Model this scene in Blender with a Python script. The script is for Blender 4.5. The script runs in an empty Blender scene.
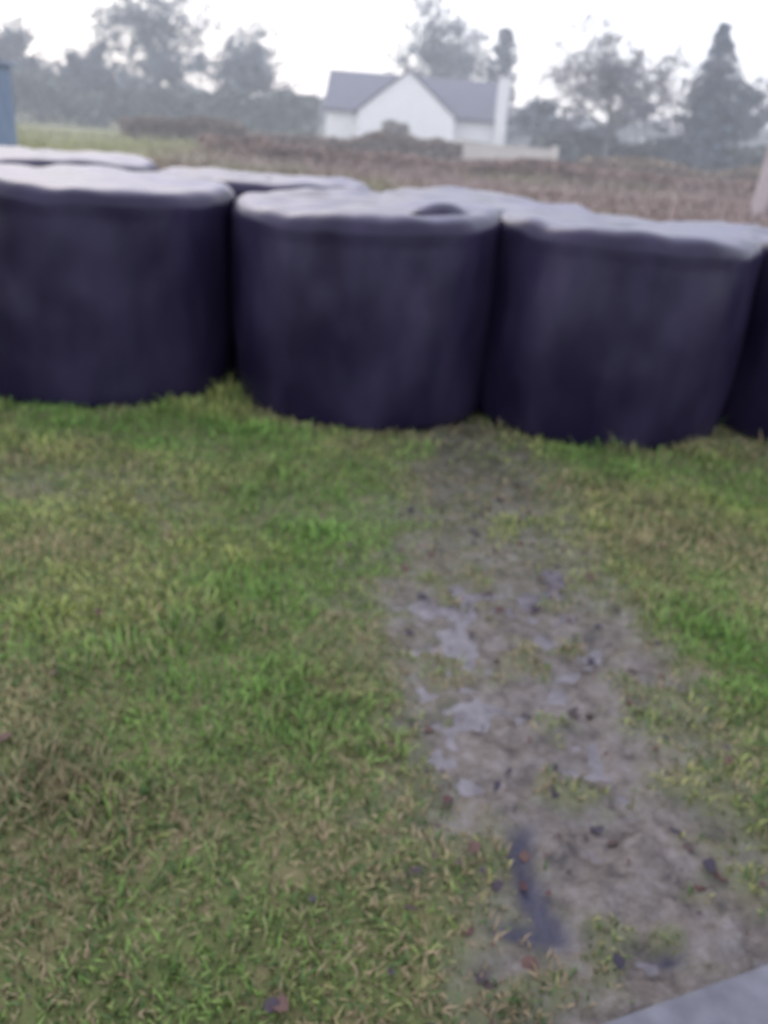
import bpy, math, random
import numpy as np
from mathutils import Vector, Matrix, noise as mn
random.seed(7); rng=np.random.default_rng(7)
S=bpy.context.scene
S.view_settings.view_transform='Standard'; S.view_settings.look='None'; S.view_settings.exposure=0

# ---------------------------------------------------------------- helpers
def link(o,parent=None):
    S.collection.objects.link(o)
    if parent: o.parent=parent
    return o
def empty(name,loc=(0,0,0)):
    e=bpy.data.objects.new(name,None); e.location=loc; e.empty_display_size=.2
    return link(e)
def np_mesh(name,V,faces_list,mat=None,smooth=False,col=None,parent=None,attr=None):
    V=np.asarray(V,dtype=np.float32)
    me=bpy.data.meshes.new(name)
    me.vertices.add(len(V)); me.vertices.foreach_set('co',V.ravel())
    loops=np.concatenate([f.ravel() for f in faces_list]).astype(np.int32)
    tot=np.concatenate([np.full(len(f),f.shape[1],dtype=np.int32) for f in faces_list])
    st=np.concatenate([[0],np.cumsum(tot)[:-1]]).astype(np.int32)
    me.loops.add(len(loops)); me.loops.foreach_set('vertex_index',loops)
    me.polygons.add(len(tot)); me.polygons.foreach_set('loop_start',st)
    try: me.polygons.foreach_set('loop_total',tot)
    except Exception: pass
    me.update(calc_edges=True)
    if smooth: me.polygons.foreach_set('use_smooth',np.ones(len(tot),dtype=bool))
    if col is not None:
        a=me.color_attributes.new('Col','FLOAT_COLOR','POINT')
        c=np.ones((len(V),4),dtype=np.float32); c[:,:3]=col
        a.data.foreach_set('color',c.ravel())
    if attr:
        for k,v in attr.items():
            a=me.attributes.new(k,'FLOAT','POINT'); a.data.foreach_set('value',np.asarray(v,dtype=np.float32))
    me.validate()
    if mat: me.materials.append(mat)
    return link(bpy.data.objects.new(name,me),parent)
def py_mesh(name,verts,faces,mat=None,parent=None,smooth=False):
    me=bpy.data.meshes.new(name); me.from_pydata([tuple(v) for v in verts],[],faces); me.update()
    if mat: me.materials.append(mat)
    if smooth:
        for p in me.polygons: p.use_smooth=True
    return link(bpy.data.objects.new(name,me),parent)
def box(name,x0,x1,y0,y1,z0,z1,mat,parent=None,bev=0):
    v=[(x0,y0,z0),(x1,y0,z0),(x1,y1,z0),(x0,y1,z0),(x0,y0,z1),(x1,y0,z1),(x1,y1,z1),(x0,y1,z1)]
    f=[(0,3,2,1),(4,5,6,7),(0,1,5,4),(1,2,6,5),(2,3,7,6),(3,0,4,7)]
    o=py_mesh(name,v,f,mat,parent)
    if bev:
        m=o.modifiers.new('b','BEVEL'); m.width=bev; m.segments=3
    return o
def vn(x,y,s,seed):
    r=np.random.default_rng(seed); T=r.random((256,256))
    x=np.asarray(x)/s+1000.3; y=np.asarray(y)/s+1000.7
    xi=np.floor(x).astype(int); yi=np.floor(y).astype(int)
    fx=x-xi; fy=y-yi; fx=fx*fx*(3-2*fx); fy=fy*fy*(3-2*fy)
    a=T[xi%256,yi%256]; b=T[(xi+1)%256,yi%256]; c=T[xi%256,(yi+1)%256]; d=T[(xi+1)%256,(yi+1)%256]
    return (a*(1-fx)+b*fx)*(1-fy)+(c*(1-fx)+d*fx)*fy
def fbm(x,y,s,seed,o=4):
    t=0;w=0;a=1.
    for i in range(o):
        t=t+a*vn(x,y,s/2**i,seed+i*13); w+=a; a*=.55
    return t/w
def sst(a,b,x):
    t=np.clip((x-a)/(b-a),0,1); return t*t*(3-2*t)

# ---------------------------------------------------------------- materials
def mat(name):
    m=bpy.data.materials.new(name); m.use_nodes=True
    n=m.node_tree.nodes; l=m.node_tree.links; b=n['Principled BSDF']
    return m,n,l,b
def nmat(name,c1,c2,scale=5,rough=.8,bump=0,spec=.3,detail=6):
    m,n,l,b=mat(name)
    tc=n.new('ShaderNodeTexCoord'); t=n.new('ShaderNodeTexNoise'); t.inputs['Scale'].default_value=scale; t.inputs['Detail'].default_value=detail
    l.new(tc.outputs['Object'],t.inputs['Vector'])
    r=n.new('ShaderNodeValToRGB'); r.color_ramp.elements[0].position=.3; r.color_ramp.elements[1].position=.7
    r.color_ramp.elements[0].color=(*c1,1); r.color_ramp.elements[1].color=(*c2,1)
    l.new(t.outputs['Fac'],r.inputs['Fac']); l.new(r.outputs['Color'],b.inputs['Base Color'])
    b.inputs['Roughness'].default_value=rough; b.inputs['Specular IOR Level'].default_value=spec
    if bump:
        bp=n.new('ShaderNodeBump'); bp.inputs['Strength'].default_value=bump; bp.inputs['Distance'].default_value=.02
        l.new(t.outputs['Fac'],bp.inputs['Height']); l.new(bp.outputs['Normal'],b.inputs['Normal'])
    return m
def colmat(name,rough=.7,spec=.2):
    m,n,l,b=mat(name)
    a=n.new('ShaderNodeAttribute'); a.attribute_name='Col'
    l.new(a.outputs['Color'],b.inputs['Base Color'])
    b.inputs['Roughness'].default_value=rough; b.inputs['Specular IOR Level'].default_value=spec
    return m
M_blade=colmat('grass_blades',.65,.18)
M_fol=colmat('foliage',.85,.1)

# ---------------------------------------------------------------- ground
EY=np.array([.6,1.07,1.22,1.48,1.81,2.28,2.9,3.87,4.3,5.0])
EL=np.array([.38,.33,.29,.22,.12,.03,.01,.04,.08,.15])
ER=np.array([1.10,1.05,1.0,.96,.92,.90,.84,.76,.70,.62])
def wetf(x,y):
    """dark water-filled rut"""
    xs=.405+.025*np.sin(y*16)+.02*(fbm(x*0,y,.1,211)-.5); wd=.020+.022*fbm(x*0,y,.09,213)
    a=np.exp(-((x-xs)/wd)**2)*sst(1.24,1.30,y)*(1-sst(1.52,1.62,y))
    b_=np.exp(-(((x-.365)/.06)**2+((y-1.285)/.022)**2))
    c_=np.exp(-(((x-.66)/.03)**2+((y-1.25)/.014)**2))*.7
    return np.clip(np.maximum(np.maximum(a,b_),c_)*1.5,0,1)
def mudf(x,y):
    xl=np.interp(y,EY,EL); xr=np.interp(y,EY,ER)
    n=(fbm(x,y,.45,5)-.5)*.45+(fbm(x,y,.09,9)-.5)*.34
    d=np.minimum(x-xl,xr-x)+n
    m=sst(-.20,.20,d)
    fade=1-.30*sst(2.3,3.2,y); m=m*fade
    tuftin=sst(.56,.74,fbm(x,y,.14,61))*.6
    m=m*(1-tuftin)
    p=sst(.56,.76,fbm(x+3,y,.8,31))*.34*(1-sst(6,8,y))
    return np.clip(np.maximum(m,p),0,1)
def hgt(x,y):
    near=1-sst(7,12,np.hypot(x*.8,y))
    m=mudf(x,y)
    h=(fbm(x,y,1.6,3)-.5)*.06+(fbm(x,y,.25,17)-.5)*.03
    h=h-.036*m+m*(fbm(x,y,.10,23)-.5)*.085+m*(fbm(x,y,.035,29,2)-.5)*.018
    for xr in (.28,.66):
        h=h-.016*np.exp(-((x-xr-.05*(fbm(x*0,y,.8,71)-.5))/.06)**2)*sst(1.5,2,y)*(1-sst(4,4.6,y))
    w_=wetf(x,y); h=h*(1-w_)+w_*(-.036)
    far=sst(8,14,y)*((fbm(x,y,6,41)-.5)*.35)
    return h*near+far
def axis(a,b,step,lo,hi):
    c=list(np.arange(a,b,step)); s=step
    r=[]; v=b
    while v<hi: r.append(v); s*=1.16; v+=s
    r.append(hi)
    s=step; L=[]; v=a
    while v>lo: s*=1.16; v-=s; L.append(max(v,lo))
    return np.array(L[::-1]+c+r)
gx=axis(-3.4,3.6,.02,-600,600); gy=axis(.6,5.0,.018,-60,900)
X,Y=np.meshgrid(gx,gy); Z=hgt(X,Y); nx,ny=len(gx),len(gy)
V=np.stack([X.ravel(),Y.ravel(),Z.ravel()],1)
i=np.arange(nx*ny).reshape(ny,nx)
F=np.stack([i[:-1,:-1].ravel(),i[:-1,1:].ravel(),i[1:,1:].ravel(),i[1:,:-1].ravel()],1)
m,n,l,b=mat('ground_soil')
geo=n.new('ShaderNodeNewGeometry'); sep=n.new('ShaderNodeSeparateXYZ'); l.new(geo.outputs['Position'],sep.inputs[0])
def noise(sc,det=6,ro=.6):
    t=n.new('ShaderNodeTexNoise'); t.inputs['Scale'].default_value=sc; t.inputs['Detail'].default_value=det; t.inputs['Roughness'].default_value=ro
    l.new(geo.outputs['Position'],t.inputs['Vector']); return t.outputs['Fac']
def ramp(src,stops):
    r=n.new('ShaderNodeValToRGB'); e=r.color_ramp.elements
    while len(e)<len(stops): e.new(.5)
    for k,(p,c) in enumerate(stops): e[k].position=p; e[k].color=(*c,1)
    l.new(src,r.inputs['Fac']); return r.outputs['Color']
def mix(f,a,bb):
    x=n.new('ShaderNodeMix'); x.data_type='RGBA'; l.new(f,x.inputs[0]); l.new(a,x.inputs[6]); l.new(bb,x.inputs[7]); return x.outputs[2]
def mr(src,a,bb):
    x=n.new('ShaderNodeMapRange'); l.new(src,x.inputs[0]); x.inputs[1].default_value=a; x.inputs[2].default_value=bb; return x.outputs[0]
am=n.new('ShaderNodeAttribute'); am.attribute_name='mud'
aw=n.new('ShaderNodeAttribute'); aw.attribute_name='wet'
grassc=ramp(noise(9,8),[(.3,(.045,.06,.018)),(.5,(.09,.105,.035)),(.7,(.14,.11,.06))])
mudc=ramp(noise(13,8,.75),[(.36,(.028,.022,.024)),(.48,(.09,.073,.066)),(.60,(.135,.117,.115)),(.75,(.19,.17,.185))])
farc=ramp(noise(.35,8,.65),[(.3,(.17,.125,.115)),(.5,(.22,.17,.15)),(.7,(.19,.18,.12))])
farg=ramp(noise(.5,8,.6),[(.3,(.15,.17,.08)),(.7,(.25,.24,.13))])
leftm=mr(sep.outputs['X'],-6,-13)
far=mix(leftm,farc,farg)
c=mix(am.outputs['Fac'],grassc,mudc)
c=mix(aw.outputs['Fac'],c,ramp(noise(20),[(.3,(.016,.015,.035)),(.7,(.03,.028,.055))]))
c=mix(mr(sep.outputs['Y'],8,11),c,far)
l.new(c,b.inputs['Base Color'])
rg=n.new('ShaderNodeMapRange'); l.new(am.outputs['Fac'],rg.inputs[0]); rg.inputs[3].default_value=.9; rg.inputs[4].default_value=.36
l.new(rg.outputs[0],b.inputs['Roughness']); b.inputs['Specular IOR Level'].default_value=.4
bp=n.new('ShaderNodeBump'); bp.inputs['Strength'].default_value=.8; bp.inputs['Distance'].default_value=.012
l.new(noise(50,6),bp.inputs['Height']); l.new(bp.outputs['Normal'],b.inputs['Normal'])
np_mesh('ground',V,[F],m,True,attr={'mud':mudf(X,Y).ravel(),'wet':wetf(X,Y).ravel()})

m,n,l,b=mat('muddy_water')
geo=n.new('ShaderNodeNewGeometry')
l.new(ramp(noise(14,8,.7),[(.35,(.06,.052,.06)),(.65,(.15,.135,.155))]),b.inputs['Base Color'])
b.inputs['Roughness'].default_value=.2; b.inputs['IOR'].default_value=1.4
bp=n.new('ShaderNodeBump'); bp.inputs['Strength'].default_value=.4; bp.inputs['Distance'].default_value=.006
l.new(noise(22,4),bp.inputs['Height']); l.new(bp.outputs['Normal'],b.inputs['Normal'])
wy=np.linspace(.75,3.0,30); vs=[];fs=[]
for k,y in enumerate(wy):
    a=np.interp(y,EY,EL)-.03; c2=np.interp(y,EY,ER)-.02-.10*(y>2.3)
    vs+=[(a,y,-.039),(c2,y,-.039)]
    if k: fs.append((2*k-2,2*k-1,2*k+1,2*k))
py_mesh('puddle_water',vs,fs,m)

# ---------------------------------------------------------------- grass
def blades(name,x,y,z,L,W,lean,col,matl):
    N=len(x); th=rng.random(N)*2*np.pi; ph=rng.random(N)*2*np.pi
    wx=np.cos(th)*W/2; wy_=np.sin(th)*W/2
    dx=np.cos(ph)*lean*L; dy=np.sin(ph)*lean*L
    V=np.zeros((N,5,3),dtype=np.float32)
    up=np.sqrt(np.clip(1-lean**2,.05,1))*L
    V[:,0]=np.stack([x-wx,y-wy_,z],1); V[:,1]=np.stack([x+wx,y+wy_,z],1)
    V[:,2]=np.stack([x-wx*.8+dx*.35,y-wy_*.8+dy*.35,z+up*.6],1); V[:,3]=np.stack([x+wx*.8+dx*.35,y+wy_*.8+dy*.35,z+up*.6],1)
    V[:,4]=np.stack([x+dx,y+dy,z+up*.95],1)
    b0=np.arange(N)*5
    Q=np.stack([b0,b0+1,b0+3,b0+2],1); T=np.stack([b0+2,b0+3,b0+4],1)
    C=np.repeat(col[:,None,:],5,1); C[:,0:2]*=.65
    return np_mesh(name,V.reshape(-1,3),[Q,T],matl,False,C.reshape(-1,3))
N=220000
y=.7+4.6*rng.random(N)**1.25; x=(rng.random(N)*2-1)*(.62*y+.9)
keep=rng.random(N)<(.62*y+.9)/(4.2)*1.45
x,y=x[keep],y[keep]
md=mudf(x,y)
keep=rng.random(len(x))<np.clip(1.03-1.13*md,.0,1)*(.5+.75*fbm(x,y,.15,77))*(1-wetf(x,y))
x,y=x[keep],y[keep]; md=md[keep]
z=hgt(x,y)-.003
tuft=sst(.48,.72,fbm(x,y,.22,55))
L=(.020+.026*rng.random(len(x)))*(1+1.0*tuft)*(1-.5*md)
edge=sst(4.2,4.5,y); L=L*(1+1.1*edge*rng.random(len(x)))
lean=np.clip(.35+.6*rng.random(len(x)),0,.96)
W=.004+.004*rng.random(len(x))
g1=np.array([.165,.285,.065]); g2=np.array([.32,.35,.11]); g3=np.array([.29,.22,.14]); g4=np.array([.085,.145,.05])
a=fbm(x,y,.8,101); c_=rng.random(len(x))
t=sst(.42,.60,a+.18*(c_-.5))[:,None]
col=g1*(1-t)+g2*t
swath=np.exp(-((x+.55*y/2.2)/(.45*y/2+.1))**2)*sst(1.3,1.9,y)
dryb=sst(.44,.62,fbm(x,y,.45,131)-.08*swath+.05*(x<-.45*y)+.3*(rng.random(len(x))-.5))*.8
dry=np.clip(dryb+.6*md+.30*(1-sst(1.2,2.0,y))*rng.random(len(x)),0,1)[:,None]
col=col*(1-dry)+g3*dry
dk=(rng.random(len(x))<.25)[:,None]; col=np.where(dk,g4,col)
col=col*(.8+.4*rng.random(len(x)))[:,None]*(.66+.62*fbm(x,y,.3,141))[:,None]*(.88+.20*sst(1.3,2.3,y))[:,None]
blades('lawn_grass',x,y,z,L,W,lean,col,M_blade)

def leafmass(name,P,size,col,matl,flat=0.25,parent=None):
    N=len(P)
    nrm=rng.normal(size=(N,3)); nrm[:,2]=np.abs(nrm[:,2])+(1/flat if flat<1 else 0); nrm/=np.linalg.norm(nrm,axis=1)[:,None]
    t=rng.normal(size=(N,3)); t-=nrm*(t*nrm).sum(1)[:,None]; t/=np.linalg.norm(t,axis=1)[:,None]
    bt=np.cross(nrm,t); s=np.asarray(size).reshape(-1,1)
    V=np.stack([P-t*s,P+bt*s*.55+nrm*s*.25,P+t*s,P-bt*s*.55+nrm*s*.2],1)
    b0=np.arange(N)*4; Q=np.stack([b0,b0+1,b0+2,b0+3],1)
    return np_mesh(name,V.reshape(-1,3),[Q],matl,False,np.repeat(col[:,None,:],4,1).reshape(-1,3),parent)
# curled dead leaves
N=300; vs=[];fs=[];cc=[]
pal=[(.06,.022,.024),(.03,.02,.032),(.07,.035,.03),(.04,.025,.025),(.024,.018,.032)]
for k in range(N):
    yy=.9+3.2*random.random()**1.3
    xx=(.08+.9*random.random()) if k<210 else (random.random()*2-1)*(.5*yy+.5)
    zz=float(max(hgt(np.array([xx]),np.array([yy]))[0],-.038))+.006+(.018 if mudf(np.array([xx]),np.array([yy]))[0]<.4 else 0)
    sz=.007+.017*random.random()**2; rot=random.random()*6.3; asp=random.uniform(.45,.9); cu=random.uniform(-.5,.9); tl=random.uniform(-.4,.4)
    b0=len(vs); c=pal[random.randrange(5)]; vs.append((xx,yy,zz)); cc.append(c)
    for q in range(8):
        a=q/8*6.283; rr=sz*random.uniform(.6,1.15); u=rr*math.cos(a); v=rr*math.sin(a)*asp
        h_=cu*(u*u)/sz+tl*v
        vs.append((xx+u*math.cos(rot)-v*math.sin(rot),yy+u*math.sin(rot)+v*math.cos(rot),zz+h_)); cc.append(c)
    for q in range(8): fs.append((b0,b0+1+q,b0+1+(q+1)%8))
np_mesh('fallen_leaves',vs,[np.array(fs)],colmat('leaf_litter',.6,.3),False,np.array(cc))

M_conc=nmat('concrete',(.08,.08,.10),(.13,.13,.155),14,.65,.25,.35)
p0=Vector((.40,1.03)); d=Vector((.92,.39)).normalized(); nn=Vector((d.y,-d.x))
q=[p0-d*.9,p0+d*2.6,p0+d*2.6+nn*1.3,p0-d*.9+nn*1.3]
vs=[(v.x,v.y,-.12) for v in q]+[(v.x,v.y,.035) for v in q]
o=py_mesh('concrete_slab',vs,[(0,1,2,3),(7,6,5,4),(0,4,5,1),(1,5,6,2),(2,6,7,3),(3,7,4,0)],M_conc)
mo=o.modifiers.new('b','BEVEL'); mo.width=.012; mo.segments=3

# ---------------------------------------------------------------- silage bales
m,n,l,b=mat('black_silage_wrap'); M_bale=m
tc=n.new('ShaderNodeTexCoord')
def tn(sc,det,vec,scale=None):
    t=n.new('ShaderNodeTexNoise'); t.inputs['Scale'].default_value=sc; t.inputs['Detail'].default_value=det
    if scale:
        q=n.new('ShaderNodeMapping'); q.inputs['Scale'].default_value=scale; l.new(vec,q.inputs['Vector']); vec=q.outputs[0]
    l.new(vec,t.inputs['Vector']); return t.outputs['Fac']
vec=tc.outputs['Object']
dust_sheen=tn(2.2,6,vec); sheen_streak=tn(1.9,5,vec,(1.4,1.4,.6))
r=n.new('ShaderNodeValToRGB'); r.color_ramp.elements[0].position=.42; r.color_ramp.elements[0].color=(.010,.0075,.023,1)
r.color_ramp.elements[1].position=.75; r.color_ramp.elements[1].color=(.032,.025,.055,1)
l.new(sheen_streak,r.inputs['Fac'])  # soft vertical sheen painted into the wrap colour
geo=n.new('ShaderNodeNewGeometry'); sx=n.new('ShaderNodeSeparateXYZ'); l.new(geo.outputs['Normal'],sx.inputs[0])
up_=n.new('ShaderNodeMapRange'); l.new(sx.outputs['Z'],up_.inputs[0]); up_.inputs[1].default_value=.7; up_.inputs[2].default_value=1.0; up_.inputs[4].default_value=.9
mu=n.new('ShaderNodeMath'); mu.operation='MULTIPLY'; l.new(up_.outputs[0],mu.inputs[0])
dm=n.new('ShaderNodeMapRange'); l.new(dust_sheen,dm.inputs[0]); dm.inputs[1].default_value=.3; dm.inputs[2].default_value=.62; l.new(dm.outputs[0],mu.inputs[1])
mx=n.new('ShaderNodeMix'); mx.data_type='RGBA'; l.new(mu.outputs[0],mx.inputs[0]); l.new(r.outputs[0],mx.inputs[6]); mx.inputs[7].default_value=(.12,.115,.18,1)  # sky sheen and dust on up-facing wrap, put into the colour
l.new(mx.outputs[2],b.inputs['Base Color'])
rr=n.new('ShaderNodeMapRange'); l.new(dust_sheen,rr.inputs[0]); rr.inputs[1].default_value=.3; rr.inputs[2].default_value=.7; rr.inputs[3].default_value=.28; rr.inputs[4].default_value=.44
l.new(rr.outputs[0],b.inputs['Roughness']); b.inputs['IOR'].default_value=1.45
b.inputs['Specular IOR Level'].default_value=.34; b.inputs['Specular Tint'].default_value=(.88,.84,1,1)
bp=n.new('ShaderNodeBump'); bp.inputs['Strength'].default_value=.3; bp.inputs['Distance'].default_value=.015
l.new(tn(5,6,vec,(1.2,1.2,.9)),bp.inputs['Height']); l.new(bp.outputs['Normal'],b.inputs['Normal'])
def bale(cx,cy,R=.78,H=1.15,seed=0,z0=-.03,flap=False):
    e=empty('silage_bale',(cx,cy,z0))
    prof=[(0,0),(R*.6,0),(R*.9,0)]
    for k in range(1,6):
        a=k/5*math.pi/2; prof.append((R-.07+.06*math.sin(a),.07-.07*math.cos(a)))
    for k in range(1,26):
        t=k/26; prof.append((R-.01+.018*math.sin(t*math.pi),.07+t*(H-.07-.09)))
    for k in range(0,10):
        a=k/9*math.pi/2; prof.append((R-.11+.105*math.cos(a),H-.09+.09*math.sin(a)))
    for k in range(1,14):
        t=k/14; prof.append(((R-.11)*(1-t),H+.008*math.sin(t*math.pi)-.01*t))
    rs=random.Random(seed); tx,ty=rs.uniform(-.02,.02),rs.uniform(-.02,.02)
    ns=144; vs=[];off=Vector((seed*3.1,seed*1.7,0))
    for (r_,z_) in prof:
        for s in range(ns):
            a=2*math.pi*s/ns; ca,sa=math.cos(a),math.sin(a)
            topf=max(0,min(1,(z_-H*.7)/(H*.3)))
            q=Vector((ca*1.1,sa*1.1,z_*.9))+off
            dr=.05*mn.noise(q*1.0)+.018*mn.noise(q*2.6)+.006*mn.noise(q*5.5)+.003*mn.noise(Vector((ca*8,sa*8,z_*2.5))+off)
            dr+=.014*topf*mn.noise(Vector((ca*4,sa*4,seed)))
            rr_=r_*(1+(dr/R)*(1 if r_>.2 else r_/.2))
            dz=0
            if z_>H*.5:
                p=Vector((ca*r_,sa*r_,0)); k=(z_/H-.5)*2
                dz=k*(.035*mn.noise(p*1.6+off)+.018*mn.noise(p*5+off)+.008*mn.noise(Vector((ca*4,sa*4,r_*1.5))+off)*min(1,r_/.3)+tx*ca*r_+ty*sa*r_)
            vs.append((rr_*ca,rr_*sa,z_+dz))
    fs=[]
    for k in range(len(prof)-1):
        for s in range(ns):
            a0=k*ns+s;a1=k*ns+(s+1)%ns; fs.append((a0,a1,a1+ns,a0+ns))
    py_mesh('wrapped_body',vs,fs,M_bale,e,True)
    if flap:
        g=[];ff=[];nu,nv=14,8
        for i_ in range(nu):
            for j_ in range(nv):
                u=i_/(nu-1);v=j_/(nv-1)
                x_=.22+.36*u; y_=-.52+.15*v+.16*u
                wdt=.5+.5*(1-u)
                g.append((x_,y_+.05*(1-wdt)*v,H+.008+.05*math.sin(math.pi*v)*math.sin(math.pi*u)-.03*max(0,u-.7)))
        for i_ in range(nu-1):
            for j_ in range(nv-1):
                k=i_*nv+j_; ff.append((k,k+nv,k+nv+1,k+1))
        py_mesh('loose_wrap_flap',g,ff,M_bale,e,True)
    return e
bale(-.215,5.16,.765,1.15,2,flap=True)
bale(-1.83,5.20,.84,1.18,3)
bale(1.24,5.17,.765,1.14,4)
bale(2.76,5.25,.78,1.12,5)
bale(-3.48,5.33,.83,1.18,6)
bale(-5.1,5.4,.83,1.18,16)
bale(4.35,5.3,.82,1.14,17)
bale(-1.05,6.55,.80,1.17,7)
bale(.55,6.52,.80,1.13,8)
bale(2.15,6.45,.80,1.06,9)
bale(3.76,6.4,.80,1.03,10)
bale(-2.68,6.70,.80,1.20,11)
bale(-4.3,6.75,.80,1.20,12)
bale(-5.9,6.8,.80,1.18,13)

# ---------------------------------------------------------------- rough field vegetation
N=52000
y=9+46*rng.random(N)**1.1; x=(rng.random(N)*2-1)*(.62*y+6)
z=hgt(x,y)
L=(.14+.30*rng.random(N))*(.3+1.4*fbm(x,y,5,66)**1.3*1.3); W=.03+.05*rng.random(N)
lean=.3+.6*rng.random(N)
t=sst(-13,-5,x+5*(fbm(x,y,4,91)-.5))[:,None]
ca=np.array([.36,.355,.17]); cb=np.array([.30,.225,.20]); cc=np.array([.26,.26,.15])
t2=(sst(.46,.62,fbm(x,y,7,93))*.75)[:,None]
col=(ca*(1-t)+(cb*(1-t2)+cc*t2)*t)*(.6+.7*rng.random(N))[:,None]
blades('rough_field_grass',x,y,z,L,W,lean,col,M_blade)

# ---------------------------------------------------------------- hedges & trees
def hedge(name,x0,x1,y0,y1,zt,n_,col,size=.18,seed=1):
    x=x0+(x1-x0)*rng.random(n_); y=y0+(y1-y0)*rng.random(n_)
    top=zt*(.35+1.1*fbm(x,y*0+seed,3.2,seed))
    z=top*rng.random(n_)**.6
    c=np.array(col)*(.5+.9*fbm(x,z*2,1.2,seed+5))[:,None]*(.7+.6*rng.random(n_))[:,None]
    return leafmass(name,np.stack([x,y,z],1),size*(.5+rng.random(n_)),c,M_fol,1.0)
M_bark=nmat('bark',(.14,.13,.14),(.24,.23,.25),6,.9,.5,.1)
def tube(pts,rads,vs,fs,ns=5):
    base=len(vs)
    for k,(p,r_) in enumerate(zip(pts,rads)):
        d=(pts[min(k+1,len(pts)-1)]-pts[max(k-1,0)]).normalized()
        a=d.orthogonal().normalized(); b_=d.cross(a)
        for s in range(ns):
            t=2*math.pi*s/ns; vs.append(p+(a*math.cos(t)+b_*math.sin(t))*r_)
    for k in range(len(pts)-1):
        for s in range(ns):
            fs.append((base+k*ns+s,base+k*ns+(s+1)%ns,base+(k+1)*ns+(s+1)%ns,base+(k+1)*ns+s))
def tree(name,x,y,H,Wd,seed,col,kind='broad',dens=1.0,leaf=.16,base=.22):
    R=random.Random(seed); e=empty(name,(x,y,0)); vs=[];fs=[];P=[]
    tr=H*.022+.06
    lean=Vector((R.uniform(-.04,.04)*H,0,0))
    npt=10; trunk=[Vector((lean.x*(k/npt)**2+R.uniform(-.02,.02)*H*.4,R.uniform(-.01,.01)*H,H*(.97 if kind!='broad' else .8)*k/npt)) for k in range(npt+1)]
    trunk[0]=Vector((0,0,-.1))
    tube(trunk,[tr*(1-.93*k/npt) for k in range(npt+1)],vs,fs,8)
    def tp(t):
        f=t*npt; k=min(int(f),npt-1); return trunk[k].lerp(trunk[k+1],f-k)
    if kind=='broad':
        for q in range(34):
            t=R.uniform(.25,1); s=tp(t)
            a=q*2.4+R.uniform(-.4,.4); u=R.uniform(-.5,1)
            lump=R.uniform(.62,1.08)
            zc=H*(base+(1-base)*.5); rad=Wd/2*math.sqrt(max(.08,1-u*u*.9))*lump
            end=Vector((math.cos(a)*rad,math.sin(a)*rad,zc+u*(H*(1-base)*.5)*lump*1.05))
            mid=s.lerp(end,.5)+Vector((0,0,-.04*H+R.uniform(-.03,.05)*H))
            pts=[]
            for k in range(7):
                f=k/6; pts.append(s*(1-f)**2+mid*2*f*(1-f)+end*f*f+Vector((R.uniform(-1,1),R.uniform(-1,1),R.uniform(-1,1)))*.012*H*(0<k))
            r0=tr*.45*(1-.5*t); tube(pts,[r0*(1-.85*k/6) for k in range(7)],vs,fs,5)
            for sb in range(7):
                f=R.uniform(.35,1); k=min(int(f*6),5); p=pts[k].lerp(pts[k+1],f*6-k)
                d=Vector((R.gauss(0,1),R.gauss(0,1),R.gauss(.35,.8))).normalized()*R.uniform(.08,.17)*H
                pp=[p,p+d*.5+Vector((0,0,R.uniform(-.01,.02)*H)),p+d]
                tube(pp,[r0*.3,r0*.2,.015],vs,fs,4)
                for tw in range(5):
                    g=R.uniform(.2,1); p2=p+d*g; d2=(d.normalized()+Vector((R.gauss(0,.8),R.gauss(0,.8),R.gauss(0,.8)))).normalized()*.06*H
                    tube([p2,p2+d2],[.022,.008],vs,fs,3)
                for c in range(int(26*dens)):
                    P.append(p+d*R.uniform(.1,1.25)+Vector((R.gauss(0,1),R.gauss(0,1),R.gauss(0,.8)))*.034*H)
    else:
        nb=int(70 if kind=='conifer' else 40)
        for q in range(nb):
            t=.12+.86*q/nb if kind=='conifer' else .16+.82*q/nb
            s=tp(t); a=q*2.4+R.uniform(-.3,.3)
            if kind=='conifer': ln=Wd/2*(1.02-t)**.8*R.uniform(.55,1.3)+.08
            else: ln=Wd/2*R.uniform(.5,1.1)*(1-.65*max(0,t-.55)/.45)
            end=s+Vector((math.cos(a)*ln,math.sin(a)*ln,ln*(R.uniform(-.15,.2) if kind=='conifer' else R.uniform(.0,.35))))
            mid=s.lerp(end,.5)+Vector((0,0,(-.08 if kind=='conifer' else .06)*ln))
            pts=[s,mid,end]; tube(pts,[tr*.3*(1-t)+.03,tr*.15*(1-t)+.02,.012],vs,fs,4)
            for c in range(int((70 if kind=='conifer' else 120)*dens)):
                f=R.uniform(.15,1.05)**(.7); p=(s.lerp(mid,f*2) if f<.5 else mid.lerp(end,f*2-1))
                sp=.05*H*(.22+.6*(1-t)) if kind=='conifer' else .045*H
                P.append(p+Vector((R.gauss(0,sp),R.gauss(0,sp),R.gauss(0,sp*.6))))
    py_mesh('trunk_and_limbs',vs,fs,M_bark,e)
    P=np.array([tuple(p) for p in P]); n_=len(P)
    c=np.array(col)*(.5+.95*fbm(P[:,0]+seed,P[:,2],H*.16,seed))[:,None]*(.7+.6*rng.random(n_))[:,None]
    leafmass('crown_foliage',P,leaf*(.5+rng.random(n_)),c,M_fol,1.0,e)
    return e
BG=(.18,.21,.24); DK=(.13,.16,.20); BR=(.24,.235,.26)  # distance haze put into the tree colours: lightened and tinted blue
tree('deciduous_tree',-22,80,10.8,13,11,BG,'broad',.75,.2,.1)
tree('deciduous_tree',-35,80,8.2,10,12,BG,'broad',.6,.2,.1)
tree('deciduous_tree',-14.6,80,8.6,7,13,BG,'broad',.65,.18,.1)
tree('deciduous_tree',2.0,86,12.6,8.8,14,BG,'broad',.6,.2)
tree('conifer_tree',7.0,84,10.8,6,15,DK,'conifer',.6,.2)
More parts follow.
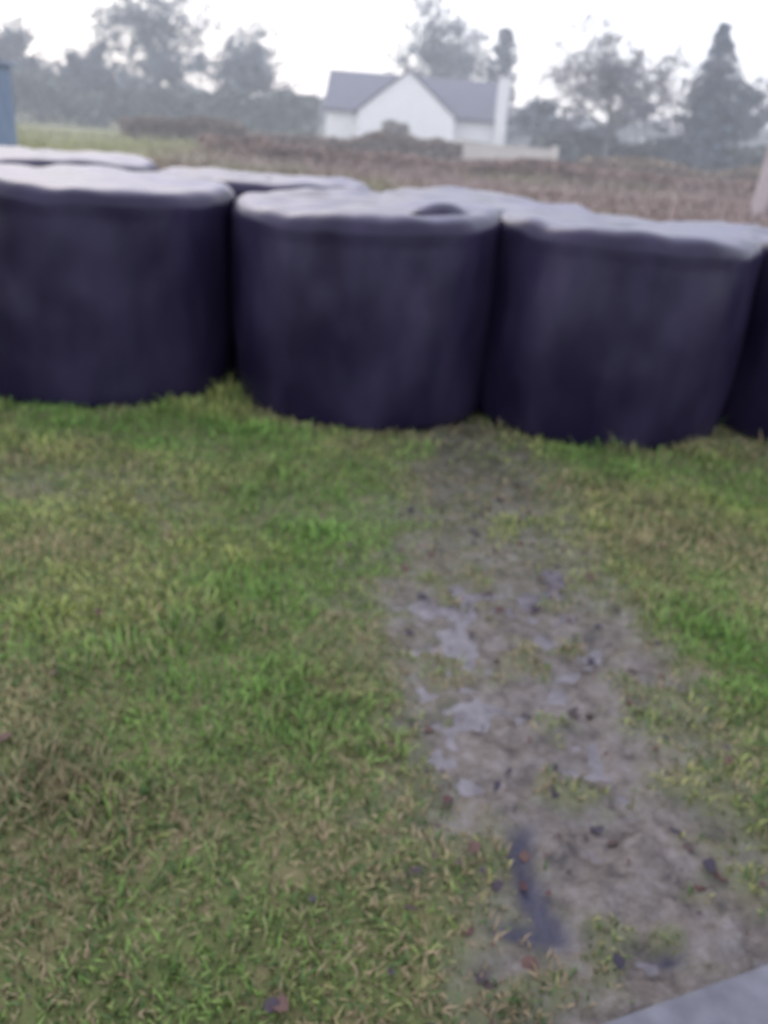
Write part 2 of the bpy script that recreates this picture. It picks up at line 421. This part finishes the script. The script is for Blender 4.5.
tree('bare_ash_tree',12.4,60,8.6,12,16,BR,'broad',.75,.13,.02)
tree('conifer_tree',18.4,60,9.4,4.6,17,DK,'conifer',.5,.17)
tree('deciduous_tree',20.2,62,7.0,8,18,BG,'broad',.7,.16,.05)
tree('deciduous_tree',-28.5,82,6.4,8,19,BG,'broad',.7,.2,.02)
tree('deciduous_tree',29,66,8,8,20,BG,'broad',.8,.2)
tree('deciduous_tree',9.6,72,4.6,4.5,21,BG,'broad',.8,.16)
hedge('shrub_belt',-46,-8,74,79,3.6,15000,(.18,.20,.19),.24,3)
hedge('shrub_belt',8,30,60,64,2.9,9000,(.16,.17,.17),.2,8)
hedge('garden_hedge',-16,2.7,50,51.6,1.25,8000,(.22,.17,.14),.13,21)
hedge('bramble_hedge',8.6,36,47,49,1.1,8000,(.26,.20,.15),.14,24)
hedge('field_bramble_bank',-9,26,38,41,.75,9000,(.28,.20,.17),.13,27)
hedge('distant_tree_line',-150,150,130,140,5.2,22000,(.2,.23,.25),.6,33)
hedge('garden_shrub',-1.9,-.3,54,55.5,2.3,700,(.24,.22,.20),.12,9)

# ---------------------------------------------------------------- white house
M_wall=nmat('white_render',(.82,.82,.81),(.87,.87,.86),3,.8,.05)
M_slate=nmat('slate_roof',(.09,.09,.125),(.145,.145,.19),4,.6,.3,.4)
M_glass=nmat('window_glass',(.10,.12,.14),(.16,.18,.2),1,.1,0,.6)
M_frame=nmat('painted_frame',(.7,.7,.68),(.76,.76,.74),5,.5)
h=empty('white_house',(0,60,0))
def prism_x(name,x0,x1,y0,y1,ze,zr,th,over,mat_,par):
    ym=(y0+y1)/2; s=(zr-ze)/(ym-y0); zo=ze-over*s
    v=[]
    for xx in (x0-over*.5,x1+over*.5):
        v+=[(xx,y0-over,zo),(xx,ym,zr),(xx,y1+over,zo),(xx,y1+over,zo+th),(xx,ym,zr+th*1.15),(xx,y0-over,zo+th)]
    f=[(0,1,4,5),(1,2,3,4),(6,11,10,7),(7,10,9,8),(5,4,10,11),(4,3,9,10),(0,6,7,1),(1,7,8,2),(0,5,11,6),(2,8,9,3)]
    return py_mesh(name,v,f,mat_,par)
def walls_x(name,x0,x1,y0,y1,ze,zr,par):
    ym=(y0+y1)/2
    v=[(x0,y0,-.3),(x1,y0,-.3),(x1,y1,-.3),(x0,y1,-.3),(x0,y0,ze),(x1,y0,ze),(x1,y1,ze),(x0,y1,ze),(x0,ym,zr),(x1,ym,zr)]
    f=[(0,1,5,4),(2,3,7,6),(1,2,6,9,5),(3,0,4,8,7),(4,5,9,8),(7,8,9,6)]
    return py_mesh(name,v,f,M_wall,par)
walls_x('main_walls',-5.9,6.1,2,9,2.65,4.85,h)
prism_x('main_roof',-5.9,6.1,2,9,2.68,4.9,.14,.35,M_slate,h)
x0,x1,xm,yf,yb=-3.6,2.5,-.55,-1.2,3.6
v=[(x0,yf,-.3),(x1,yf,-.3),(x1,yb,-.3),(x0,yb,-.3),(x0,yf,2.55),(x1,yf,2.55),(x1,yb,2.55),(x0,yb,2.55),(xm,yf,4.95),(xm,yb+1.4,4.95)]
py_mesh('front_wing_walls',v,[(0,1,5,8,4),(1,2,6,5),(3,0,4,7),(4,8,9,7),(5,6,9,8)],M_wall,h)
s=(4.95-2.55)/(xm-x0); ov=.3; th=.13
v=[]
for yy in (yf-.12,yb+1.9):
    v+=[(x0-ov,yy,2.57-ov*s),(xm,yy,4.98),(x1+ov,yy,2.57-ov*s),(x1+ov,yy,2.57-ov*s+th),(xm,yy,4.98+th*1.15),(x0-ov,yy,2.57-ov*s+th)]
py_mesh('front_wing_roof',v,[(0,1,4,5),(1,2,3,4),(6,11,10,7),(7,10,9,8),(5,4,10,11),(4,3,9,10),(0,6,7,1),(1,7,8,2),(0,5,11,6),(2,8,9,3)],M_slate,h)
box('chimney_stack',5.25,5.95,1.25,1.97,-.2,5.1,M_wall,h,.02)
box('chimney_cap',5.18,6.02,1.18,2.04,5.103,5.22,M_frame,h)
for nm,xa,xb,yy,za,zb in (('window_wing',-1.6,-.3,-1.2,.75,1.5),('window_right',3.4,4.6,2,.6,1.25)):
    box(nm+'_frame',xa-.07,xb+.07,yy-.05,yy-.003,za-.07,zb+.07,M_frame,h)
    box(nm+'_glass',xa,xb,yy-.062,yy-.052,za,zb,M_glass,h)
M_cream=nmat('cream_render',(.5,.46,.42),(.6,.55,.50),3,.85,.1)
w_=empty('garden_wall',(0,55,0)); box('wall_body',2.9,8.3,0,.22,-.2,1.15,M_cream,w_,.02); box('coping',2.86,8.34,-.04,.26,1.153,1.23,M_cream,w_,.01)
for k,xx in enumerate((2.75,8.25)): box('pier_%d'%k,xx-.02,xx+.38,-.1,.32,-.2,1.38,M_cream,w_,.02)

M_steel=nmat('blue_grey_steel',(.14,.19,.27),(.2,.26,.35),2,.5,0,.4)
sh=empty('metal_shed',(-12.95,20,0))
vs=[];fs=[]
def corr(p,q,z0,z1):
    p=Vector(p);q=Vector(q); L=(q-p).length; k=int(L/.05); d=(q-p)/L; nn=Vector((d.y,-d.x)); b0=len(vs)
    for i_ in range(k+1):
        o_=p+d*(L*i_/k)+nn*(.018*math.sin(i_*math.pi/2)); vs.append((o_.x,o_.y,z0)); vs.append((o_.x,o_.y,z1))
    for i_ in range(k): a=b0+2*i_; fs.append((a,a+2,a+3,a+1))
corr((-2.6,0),(2.6,0),-.1,2.3); corr((2.6,0),(2.6,4),-.1,2.3); corr((2.6,4),(-2.6,4),-.1,2.3); corr((-2.6,4),(-2.6,0),-.1,2.3)
py_mesh('corrugated_walls',vs,fs,M_steel,sh)
box('roof_sheet',-2.75,2.72,-.15,4.15,2.303,2.38,M_steel,sh,.01)
box('sliding_door',-1.2,1.0,-.08,-.03,0,2.1,M_frame,sh)

M_pole=nmat('weathered_wood',(.38,.31,.31),(.48,.41,.41),8,.85,.3)
up=empty('utility_pole',(9.55,25,0)); vs=[];fs=[]
tube([Vector((0,0,-.3)),Vector((.12,0,2)),Vector((.28,0,5)),Vector((.42,0,8))],[.2,.19,.17,.14],vs,fs,14)
py_mesh('pole',vs,fs,M_pole,up,True)
box('crossarm',-.5,1.3,-.06,.06,7.3,7.42,M_pole,up)
for k in range(3):
    vs=[];fs=[]; xx=-.4+k*.8; tube([Vector((xx,0,7.42)),Vector((xx,0,7.5)),Vector((xx,0,7.6))],[.03,.05,.025],vs,fs,8); py_mesh('insulator_%d'%k,vs,fs,M_frame,up,True)

# ---------------------------------------------------------------- mist over the far field (real homogeneous volume)
m=bpy.data.materials.new('mist'); m.use_nodes=True; n=m.node_tree.nodes; l=m.node_tree.links
n.remove(n['Principled BSDF']); vsn=n.new('ShaderNodeVolumeScatter'); vsn.inputs['Color'].default_value=(.92,.95,1,1); vsn.inputs['Density'].default_value=.0062
l.new(vsn.outputs[0],n['Material Output'].inputs['Volume'])
box('mist',-220,220,16,150,-1.5,18,m)

# ---------------------------------------------------------------- light
w=bpy.data.worlds.new('World'); S.world=w; w.use_nodes=True; n=w.node_tree.nodes; l=w.node_tree.links
bg=n['Background']; sky=n.new('ShaderNodeTexSky'); sky.sky_type='NISHITA'; sky.sun_disc=False
el,az=math.radians(38),math.radians(-25)
sky.sun_elevation=el; sky.sun_rotation=az; sky.dust_density=3; sky.air_density=1
l.new(sky.outputs[0],bg.inputs['Color']); bg.inputs['Strength'].default_value=.08
bg2=n.new('ShaderNodeBackground'); bg2.inputs['Color'].default_value=(.86,.89,1,1); bg2.inputs['Strength'].default_value=1.68
ad=n.new('ShaderNodeAddShader'); l.new(bg.outputs[0],ad.inputs[0]); l.new(bg2.outputs[0],ad.inputs[1]); l.new(ad.outputs[0],n['World Output'].inputs['Surface'])
sl=bpy.data.lights.new('sun','SUN'); sl.energy=.5; sl.angle=math.radians(30); sl.color=(1,.98,.96)
so=link(bpy.data.objects.new('sun',sl))
dirv=Vector((math.sin(az)*math.cos(el),math.cos(az)*math.cos(el),math.sin(el)))
so.rotation_euler=dirv.to_track_quat('Z','Y').to_euler(); so.location=(0,0,30)

# ---------------------------------------------------------------- camera
cd=bpy.data.cameras.new('camera'); co=link(bpy.data.objects.new('camera',cd)); S.camera=co
cd.sensor_fit='VERTICAL'; cd.sensor_height=24; cd.sensor_width=18; cd.lens=850/1024*24
cd.clip_start=.05; cd.clip_end=2000
M=Matrix.Translation((0,0,1.5))@Matrix.Rotation(math.radians(90-24.1),4,'X')@Matrix.Rotation(math.radians(4.5),4,'Z')
co.matrix_world=M
cd.dof.use_dof=True; cd.dof.focus_distance=.72; cd.dof.aperture_fstop=2.9
